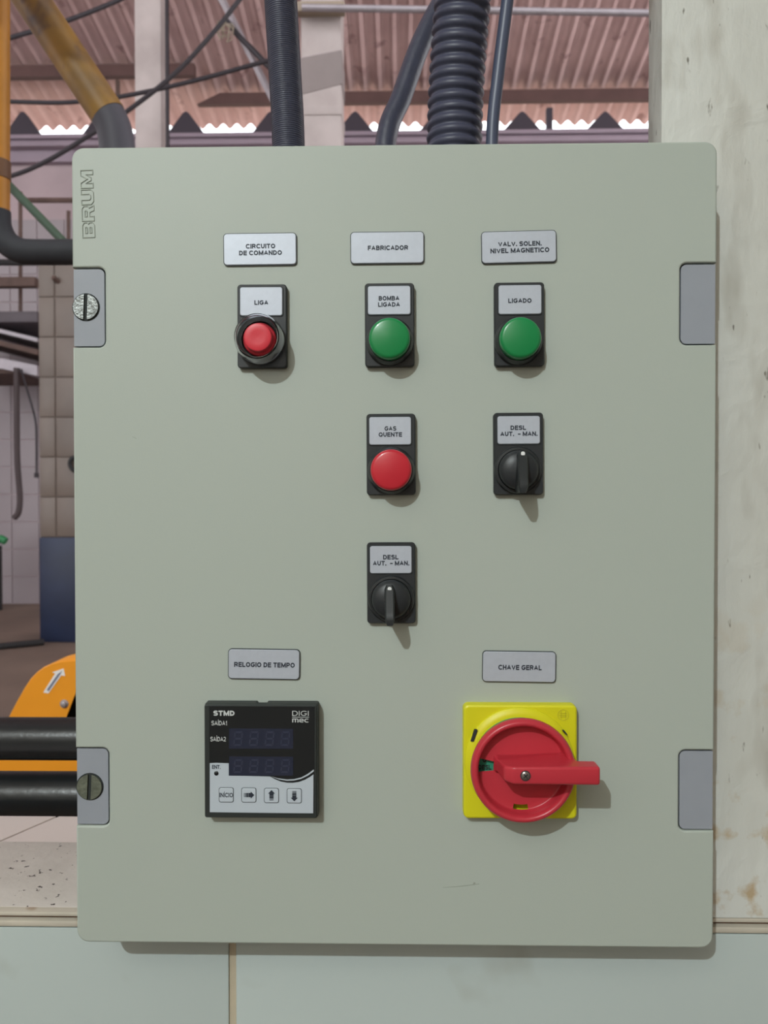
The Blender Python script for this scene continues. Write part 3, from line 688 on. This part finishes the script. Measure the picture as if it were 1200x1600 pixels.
# handle: profile along x, extruded across
Hh = .038
fl = at(797, 1197, -Hh); fr = at(938.5, 1228, -Hh)
zt1, zb1 = fl.z-.0004, fr.z
bl = at(770, 1200, -.017).x; e0 = at(902, 1200, -.0255).x
prof = [(bl, -.0160), (bl+.002, -.0200), (fl.x-.003, -.0345), (fl.x+.002, -Hh), (fr.x, -Hh), (fr.x, -.0265), (e0, -.0258), (e0-.003, -.0160)]
bm = bmesh.new()
va = [bm.verts.new((x, y, zb1)) for x, y in prof]; vb = [bm.verts.new((x, y, zt1)) for x, y in prof]
for i in range(len(prof)):
    j = (i+1) % len(prof); bm.faces.new([va[i], va[j], vb[j], vb[i]])
bm.faces.new(va[::-1]); bm.faces.new(vb)
for v in bm.verts:                                        # broader at the root than at the grip
    if v.co.y > -.018: v.co.z += (.0016 if v.co.z > (zt1+zb1)/2 else -.0016)
    if v.co.x < fl.x-.002: v.co.z = (zt1+zb1)/2 + (v.co.z-(zt1+zb1)/2)*.82
bmesh.ops.recalc_face_normals(bm, faces=bm.faces[:])
bmesh.ops.bevel(bm, geom=bm.edges[:], offset=.0017, segments=3, affect='EDGES', profile=.5, clamp_overlap=True)
m_ = MB(); m_.bm(bm); hd = obj('handle', m_, M['red'], ms, ang=60)
s_ = at(821, 1212, -Hh); m_ = MB()
m_.lathe(s_.x, s_.z, [(3.0*mm, -Hh-.0002), (3.0*mm, -Hh-.0004), (2.5*mm, -Hh-.0004)], 24, mi=1)
m_.lathe(s_.x, s_.z, [(2.6*mm, -Hh-.0001), (2.3*mm, -Hh-.0004), (1.0*mm, -Hh-.0009), (0, -Hh-.001)], 24, mi=0)
for rr in (.7, .7+PI/2):
    m_.slab(s_.x, s_.z, 3.2*mm, .6*mm, .0002, [(-Hh-.0004, 0), (-Hh-.00115, 0)], rot=rr, n=2, mi=1)
obj('screw', m_, [M['steel'], M['gap']], hd)

# ================================================================== HOSES OVER THE CABINET
def hose(name, pts, r, m, label, cat, seg=16, group=None, n=8, ribs=None):
    P = smooth(pts, n); m_ = MB()
    if ribs:
        L = [0]
        for a, b in zip(P, P[1:]): L.append(L[-1]+(b-a).length)
        step = ribs/10; Q = []; R = []; d = 0; i = 0
        while d < L[-1]:
            while i < len(L)-2 and L[i+1] < d: i += 1
            t = (d-L[i])/max(L[i+1]-L[i], 1e-9); Q.append(P[i].lerp(P[i+1], t))
            ph = (d % ribs)/ribs; R.append(r*(.955+.055*math.cos(2*PI*ph)-.010*math.cos(4*PI*ph)) if name == 'corrugated_conduit' else r*(1-.035*(0.5+0.5*math.cos(2*PI*ph))))
            d += step
        m_.tube(Q, R, seg)
    else: m_.tube(P, r, seg)
    o = obj(name, m_, m, ang=50); return tag(o, label, cat, group)
zb_in = ZC+.2226
def up(pts, Y, first):
    return [Vector((first, Y, zb_in))] + [at(x, y, Y+dy) for x, y, dy in pts]
def up2(pts, Y, first): return [Vector((first, Y, zb_in+.008))] + [at(x, y, Y+dy) for x, y, dy in pts]
hose('corrugated_conduit', up([(710, 215, 0), (714, 120, -.004), (722, 10, -.012), (734, -110, -.02), (748, -260, -.03), (770, -700, -.02), (780, -1300, .0)], .115, at(708, 240, .115).x), 43.5*m_per_px(.112), M['conduit'],
     'thick black corrugated conduit rising from the cabinet top', 'conduit', seg=32, ribs=17.2*m_per_px(.11))
hose('ribbed_hose', up([(450.5, 218, 0), (445, 110, 0), (438, -10, 0), (430, -140, 0), (424, -260, 0), (412, -700, 0), (405, -1300, 0)], .11, at(452, 240, .11).x), 25.5*m_per_px(.11), M['hose'],
     'smooth black hose standing in front of the wide white pillar', 'hose', seg=28, ribs=3.2*m_per_px(.11))
hose('cable', up([(769, 215, 0), (778, 120, 0), (793, 0, 0), (806, -110, .0), (820, -250, 0), (850, -700, 0), (860, -1300, 0)], .10, at(768, 240, .10).x), 9.6*m_per_px(.10), M['cable'],
     'thin dark cable rising beside the corrugated conduit', 'cable', seg=16)
hose('flexible_hose', up2([(603, 222, .02), (628, 150, .03), (657, 70, .04), (690, 5, .05), (730, -60, .06), (780, -130, .07), (830, -260, .07), (860, -700, .06), (870, -1300, .06)], .15, at(598, 240, .165).x), 16*m_per_px(.185), M['hose'],
     'dark hose leaning behind the corrugated conduit', 'hose', seg=18)

# ================================================================== PIPES BESIDE THE CABINET
def bigpipe(py, r_px, Y, label):
    a = at(-420, py, Y); b = at(118, py, Y); m_ = MB(); m_.tube([(a.x, Y, a.z), (xp+.062+.02, Y, b.z)], r_px*m_per_px(Y), 32); o = obj('pipe', m_, M['blackpipe']); tag(o, label, 'pipe', 'black pipes beyond the sill')
bigpipe(1152.5, 33, .262, 'black pipe beyond the sill, upper of the two crossing the orange guard')
bigpipe(1240, 36, .262, 'black pipe just above the sill, lower of the two crossing the orange guard')
# yellow pipe with black elbow
YP = 1.15
pv = thing('yellow_pipe', 'upright yellow pipe turning through a black insulated elbow', 'pipe', at(-4, 390, YP))
r_ = 18.5*m_per_px(YP)
m_ = MB(); m_.tube([at(-5, -260, YP), at(-4, 120, YP), at(-4, 336, YP)], r_*.98, 24); obj('upright', m_, M['orangepipe'], pv)
m_ = MB(); m_.tube([at(-4, 252, YP), at(-4, 280, YP)], r_*1.06, 24); obj('band', m_, M['band'], pv)
el = [at(-4, 330, YP), at(-3, 350, YP), at(3, 368, YP), at(14, 382, YP), at(30, 391, YP), at(50, 394, YP), at(120, 394, YP), at(260, 394, YP), at(700, 394, YP)]
m_ = MB(); m_.tube(smooth(el, 5), r_*1.06, 24); obj('elbow', m_, M['insul'], pv)
# slanting yellow pipe
pd = thing('slanting_yellow_pipe', 'thick dirty yellow pipe slanting down behind the cabinet corner', 'pipe', at(172, 190, YP+.1))
Y2 = YP+.1
m_ = MB(); m_.tube([at(-120, -250, Y2), at(36, -20, Y2), at(170, 181, Y2)], 27.5*m_per_px(Y2), 28); obj('run', m_, M['yellowpipe'], pd)
m_ = MB(); m_.tube(smooth([at(160, 166, Y2), at(174, 190, Y2), at(181, 214, Y2), at(184, 250, Y2), at(184, 330, Y2), at(184, 1000, Y2)], 5), 27.0*m_per_px(Y2), 28); obj('sleeve', m_, M['greyend'], pd)
# green rod
m_ = rod3(at(-30, 244, 1.6), at(150, 430, 1.6), 6.5*m_per_px(1.6), 12); tag(obj('green_rod', m_, M['greenpaint']), 'dark green rod slanting above the black elbow', 'rod')

# ================================================================== ORANGE BELT GUARD AND MACHINE
YG = .85
g = thing('belt_guard', 'bright orange machine guard with a white arrow behind the black pipes', 'machine guard', (at(120, 1280, YG).x, YG, .12))
def rnd(pts, r, n=6):
    o = []; N = len(pts)
    for i in range(N):
        p = Vector(pts[i]); a = (Vector(pts[i-1])-p); b = (Vector(pts[(i+1) % N])-p)
        la = min(r, a.length*.45); lb = min(r, b.length*.45); A = p+a.normalized()*la; B = p+b.normalized()*lb
        for k in range(n+1):
            t = k/n; o.append((1-t)**2*A + 2*t*(1-t)*p + t*t*B)
    return [(v.x, v.y) for v in o]
outp = rnd(pxpoly([(-50, 1268), (8, 1126), (62, 1032), (215, 1031), (285, 1105), (320, 1268)], YG), .055)
c_ = Vector((sum(p[0] for p in outp)/len(outp), sum(p[1] for p in outp)/len(outp)))
inn = rnd(pxpoly([(84, 1172), (104, 1119), (126, 1062), (190, 1062), (220, 1120), (240, 1172)], YG), .018)
m_ = MB()
nO = len(outp)
sc = lambda pts, s: [((p[0]-c_.x)*s+c_.x, (p[1]-c_.y)*s+c_.y) for p in pts]
V3 = lambda pts, y: [Vector((p[0], y, p[1])) for p in pts]
m_.loft([V3(inn, YG+.004), V3(inn, YG), V3(sc(outp, .985), YG), V3(outp, YG+.004), V3(outp, YG+.067)], False, False)
shell = obj('shell', m_, M['orange'], g, ang=40)
m_ = MB(); m_.prism(sc(outp, .97), YG+.045, YG+.064); obj('back_plate', m_, M['dark'], g)
ar = [(66, 1076.5), (88.5, 1049.5), (84, 1047), (99.5, 1044), (101, 1056), (96.5, 1053.5), (76.5, 1084)]
ar = [(67.5, 1082), (86, 1052.5), (81.5, 1050.5), (99, 1044.5), (101.5, 1056), (95.5, 1055.5), (75.5, 1083.5)]
m_ = MB(); m_.prism(pxpoly(ar, YG-.001), YG+.0005, YG-.001); st = obj('arrow_sticker', m_, M['sticker'], g)
m_ = MB(); m_.prism(pxpoly([(73, 1078), (90.5, 1053), (97, 1048.5), (93, 1055), (76, 1080)], YG-.0015), YG-.0005, YG-.0015); obj('arrow_print', m_, M['stickink'], st)
b_ = at(100.5, 1099.5, YG); m_ = MB(); R = 4.5*m_per_px(YG)
m_.lathe(b_.x, b_.z, [(R*1.5, YG), (R*1.5, YG-.0015), (R, YG-.002), (R, YG-.006), (R*.6, YG-.007), (0, YG-.0072)], 12); obj('bolt', m_, M['galv'], g)
m_ = MB(); lo_ = at(62, 1268, YG); m_.box(lo_.x, lo_.x+.30, YG-.02, YG+.25, .12, lo_.z, b=.006); obj('pedestal', m_, M['dark'], g)
m_ = MB(); q0 = at(-80, 1268, YG); m_.box(q0.x, lo_.x+.005, YG, YG+.25, lo_.z-.10, lo_.z+.0005, b=.004); obj('tray', m_, M['guardside'], g)

# ================================================================== FAR HALL FITTINGS
def wire(name, pts, rpx, label, cat, m='wire', seg=8, group=None):
    P = smooth(pts, 8); m_ = MB(); Yav = pts[0].y; m_.tube(P, rpx*m_per_px(Yav), seg); o = obj(name, m_, M[m]); return tag(o, label, cat, group)
G = 'cables strung across the hall'
wire('overhead_cable', [at(-60, 85, 4.2), at(20, 58, 4.2), at(100, 34, 4.3), at(190, -2, 4.4), at(260, -40, 4.5)], 3.6, 'dark cable passing behind the slanting yellow pipe near the roof', 'cable', group=G)
wire('overhead_cable', [at(-60, 156, 4.4), at(60, 160, 4.4), at(120, 159, 4.4), at(200, 149, 4.4), at(300, 127, 4.4), at(396, 101, 4.4), at(430, 92, 4.4)], 3.4, 'dark cable sagging level in front of the narrow white pillar', 'cable', group=G)
wire('overhead_cable', [at(420, -55, 4.0), at(374, 0, 4.0), at(330, 55, 4.0), at(270, 118, 4.0), at(190, 180, 4.0), at(145, 208, 4.0), at(80, 248, 4.0), at(20, 274, 4.0), at(-60, 290, 4.0)], 3.6, 'dark cable running diagonally across the narrow white pillar', 'cable', group=G)
wire('overhead_cable', [at(352, 30, 4.9), at(372, 55, 4.9), at(395, 78, 4.9), at(418, 102, 4.9), at(440, 120, 4.9)], 4.5, 'short thick dark cable hanging beside the galvanised brace', 'cable', group=G)
a = at(258, -80, 5.55); b = at(257, 300, 5.55)
m_ = MB(); m_.tube([(a.x, 5.59, roofz(5.6)-.12), (a.x, 5.59, .12)], .016, 10); tag(obj('conduit_pipe', m_, M['wire']), 'thin dark conduit running up the edge of the narrow white pillar', 'conduit')
m_ = rod3(at(184, 126, Ya), at(184, 204, Ya), .025); tag(obj('hanger_rod', m_, M['rust']), 'short dark rod hanging below the purlin', 'rod')
# brace and straw tangle
m_ = MB(); Y3 = 4.95
m_.tube([at(310, -60, Y3), at(350, 5, Y3), at(424, 150, Y3), at(452, 205, Y3)], 5.5*m_per_px(Y3), 4); tag(obj('brace', m_, M['galv']), 'galvanised diagonal brace beside the wide white pillar', 'brace')
m_ = MB()
for i in range(9):
    c3 = at(352+random.uniform(-8, 8), 46+random.uniform(-9, 9), Y3-.10); P = []
    ph = random.random()*6; rr = random.uniform(.02, .05)
    for k in range(7): P.append(c3+Vector((rr*math.cos(ph+k*.9)+random.uniform(-.012, .012), random.uniform(-.02, .02), rr*math.sin(ph+k*.9)*1.3)))
    m_.tube(smooth(P, 4), .004, 5)
o = obj('straw_tangle', m_, M['straw']); tag(o, 'tangle of dry straw caught on the galvanised brace', 'straw', kind='stuff')
# tie rod wrapped round the wide pillar
a = at(472, 12, 4.5); b = at(1120, 22, 4.5)
tr = thing('tie_rod', 'level grey rod lashed to the wide white pillar', 'rod', (a.x, 4.5, a.z))
m_ = MB(); m_.tube([a, b], 5.2*m_per_px(4.5), 12); obj('rod', m_, M['galv'], tr)
m_ = MB(); m_.box(xc-.03, xd+.03, 4.535, 4.61, at(500, 19, 4.55).z, at(500, 3, 4.55).z, b=.01); obj('lashing', m_, M['straw'], tr)

# rack with sheets on the far wall
Y4 = 7.7
rk = thing('storage_rack', 'brown steel rack holding metal sheets beside the tiled column', 'rack', (at(10, 440, Y4).x, Y4, at(10, 560, Y4).z))
def pbox(x0, y0, x1, y1, Y, d, b=0.004):
    p, q = at(x0, y0, Y), at(x1, y1, Y); m_ = MB(); m_.box(min(p.x, q.x), max(p.x, q.x), Y, Y+d, min(p.z, q.z), max(p.z, q.z), b=b); return m_
obj('beam', pbox(-90, 433, 54, 447, Y4, .10), M['rust'], rk)
obj('shelf', pbox(-90, 487, 58, 503, Y4, .9), M['darksteel'], rk)
m_ = MB(); m_.tube([at(32, 300, Y4+.3), at(32, 490, Y4+.3)], .022, 8); obj('upright', m_, M['rust'], rk)
m_ = MB(); m_.tube([at(32, 313, Y4+.3), at(140, 313, Y4+.3)], .03, 8); obj('crossbar', m_, M['rust'], rk)
m_ = MB(); m_.tube([at(107, 330, Y4+.35), at(107, 480, Y4+.35)], .022, 8); obj('upright', m_, M['rust'], rk)
m_ = MB(); m_.tube([at(-60, 410, Y4-.1), at(60, 410, Y4-.1)], .035, 8); obj('crossbar', m_, M['dark'], rk)
obj('upright', pbox(-72, 433, -60, 900, Y4+.92, .10), M['rust'], rk); 
p_ = at(-66, 440, Y4); 
for i, (ya, yb, th_, mm_, lab) in enumerate(((506, 528, 6, 'galv', 'pale metal sheet lying uppermost under the rack shelf'), (524, 546, 8, 'rust', 'rusty brown metal sheet between two pale sheets'), (556, 571, 16, 'galv', 'broad pale metal sheet lowest on the rack'))):
    A, B = at(-90, ya-14, Y4-.05), at(58, yb, Y4-.05); hh = th_*m_per_px(Y4); m_ = MB()
    m_.loft([[(A.x, Y4-.05, A.z), (A.x, Y4+.9, A.z), (A.x, Y4+.9, A.z-hh), (A.x, Y4-.05, A.z-hh)], [(B.x, Y4-.05, B.z), (B.x, Y4+.9, B.z), (B.x, Y4+.9, B.z-hh), (B.x, Y4-.05, B.z-hh)]])
    tag(obj('metal_sheet', m_, M[mm_]), lab, 'metal sheet', 'metal sheets on the rack')
obj('shelf', pbox(-90, 577, 58, 583, Y4, .9, 0), M['rust'], rk)
hp = [at(26, 575, Y4-.1), at(26, 640, Y4-.1), at(27, 720, Y4-.1), at(31, 775, Y4-.1), at(29, 800, Y4-.1), at(22, 810, Y4-.1)]
m_ = MB(); m_.tube(smooth(hp, 6), [4.5*m_per_px(Y4)]*31, 12); tag(obj('hanging_hose', m_, M['hanghose']), 'thick brown hose hanging below the rack', 'hose')
hp = [at(33, 577, Y4-.12), at(42, 608, Y4-.12), at(55, 655, Y4-.12), at(57, 690, Y4-.12), at(57, 740, Y4-.12)]
m_ = MB(); m_.tube(smooth(hp, 6), 1.7*m_per_px(Y4), 8); q = at(57, 742, Y4-.12); m_.tube([q+Vector((0,0,.02)), q-Vector((0,0,.03))], .024, 10)
tag(obj('pull_cord', m_, M['wire']), 'thin dark cord with an end knob hanging below the rack', 'cord')
# small fittings on the column
m_ = MB(); m_.tube([at(83, 433, YC-.05), at(93, 442, YC+.02)], .022, 10); tag(obj('pipe_stub', m_, M['rust']), 'short brown pipe stub high on the tiled column', 'pipe')
m_ = MB(); q = at(114, 724, YC-.03); m_.tube(smooth([q+Vector((.05,.03,.05)), q+Vector((0,0,.05)), q+Vector((-.03,0,0)), q+Vector((0,0,-.06)), q+Vector((.05,.03,-.06))], 5), .018, 8)
tag(obj('pipe_clip', m_, M['dark']), 'small dark clip fixed to the face of the tiled column', 'clip')
# pipe on the floor, green hose at the far wall
zf = .148
def onfloor(px, py, z): 
    d = ROT @ Vector(((px-600)/FPX, 1.0, (800-py)/FPX)); return CAM+d*((z-CAM.z)/d.z)
m_ = MB(); m_.tube([onfloor(-120, 1022, zf), onfloor(68, 1003, zf)], .028, 10); tag(obj('floor_pipe', m_, M['dark']), 'dark pipe lying on the concrete floor beside the column', 'pipe')
q = at(-6, 846, 8.3); base = Vector((q.x, 8.3, .12))
hr = thing('hose_stand', 'dark stand with a green hose end by the far tiled wall', 'hose stand', base)
m_ = MB(); m_.tube([base, q+Vector((0,0,-.05))], .06, 12); obj('post', m_, M['dark'], hr)
m_ = MB(); m_.tube(smooth([q+Vector((-.12,0,-.12)), q+Vector((-.03,0,-.02)), q+Vector((.05,0,.03)), q+Vector((.11,0,.0))], 5), .045, 12); obj('hose_end', m_, M['greenhose'], hr)
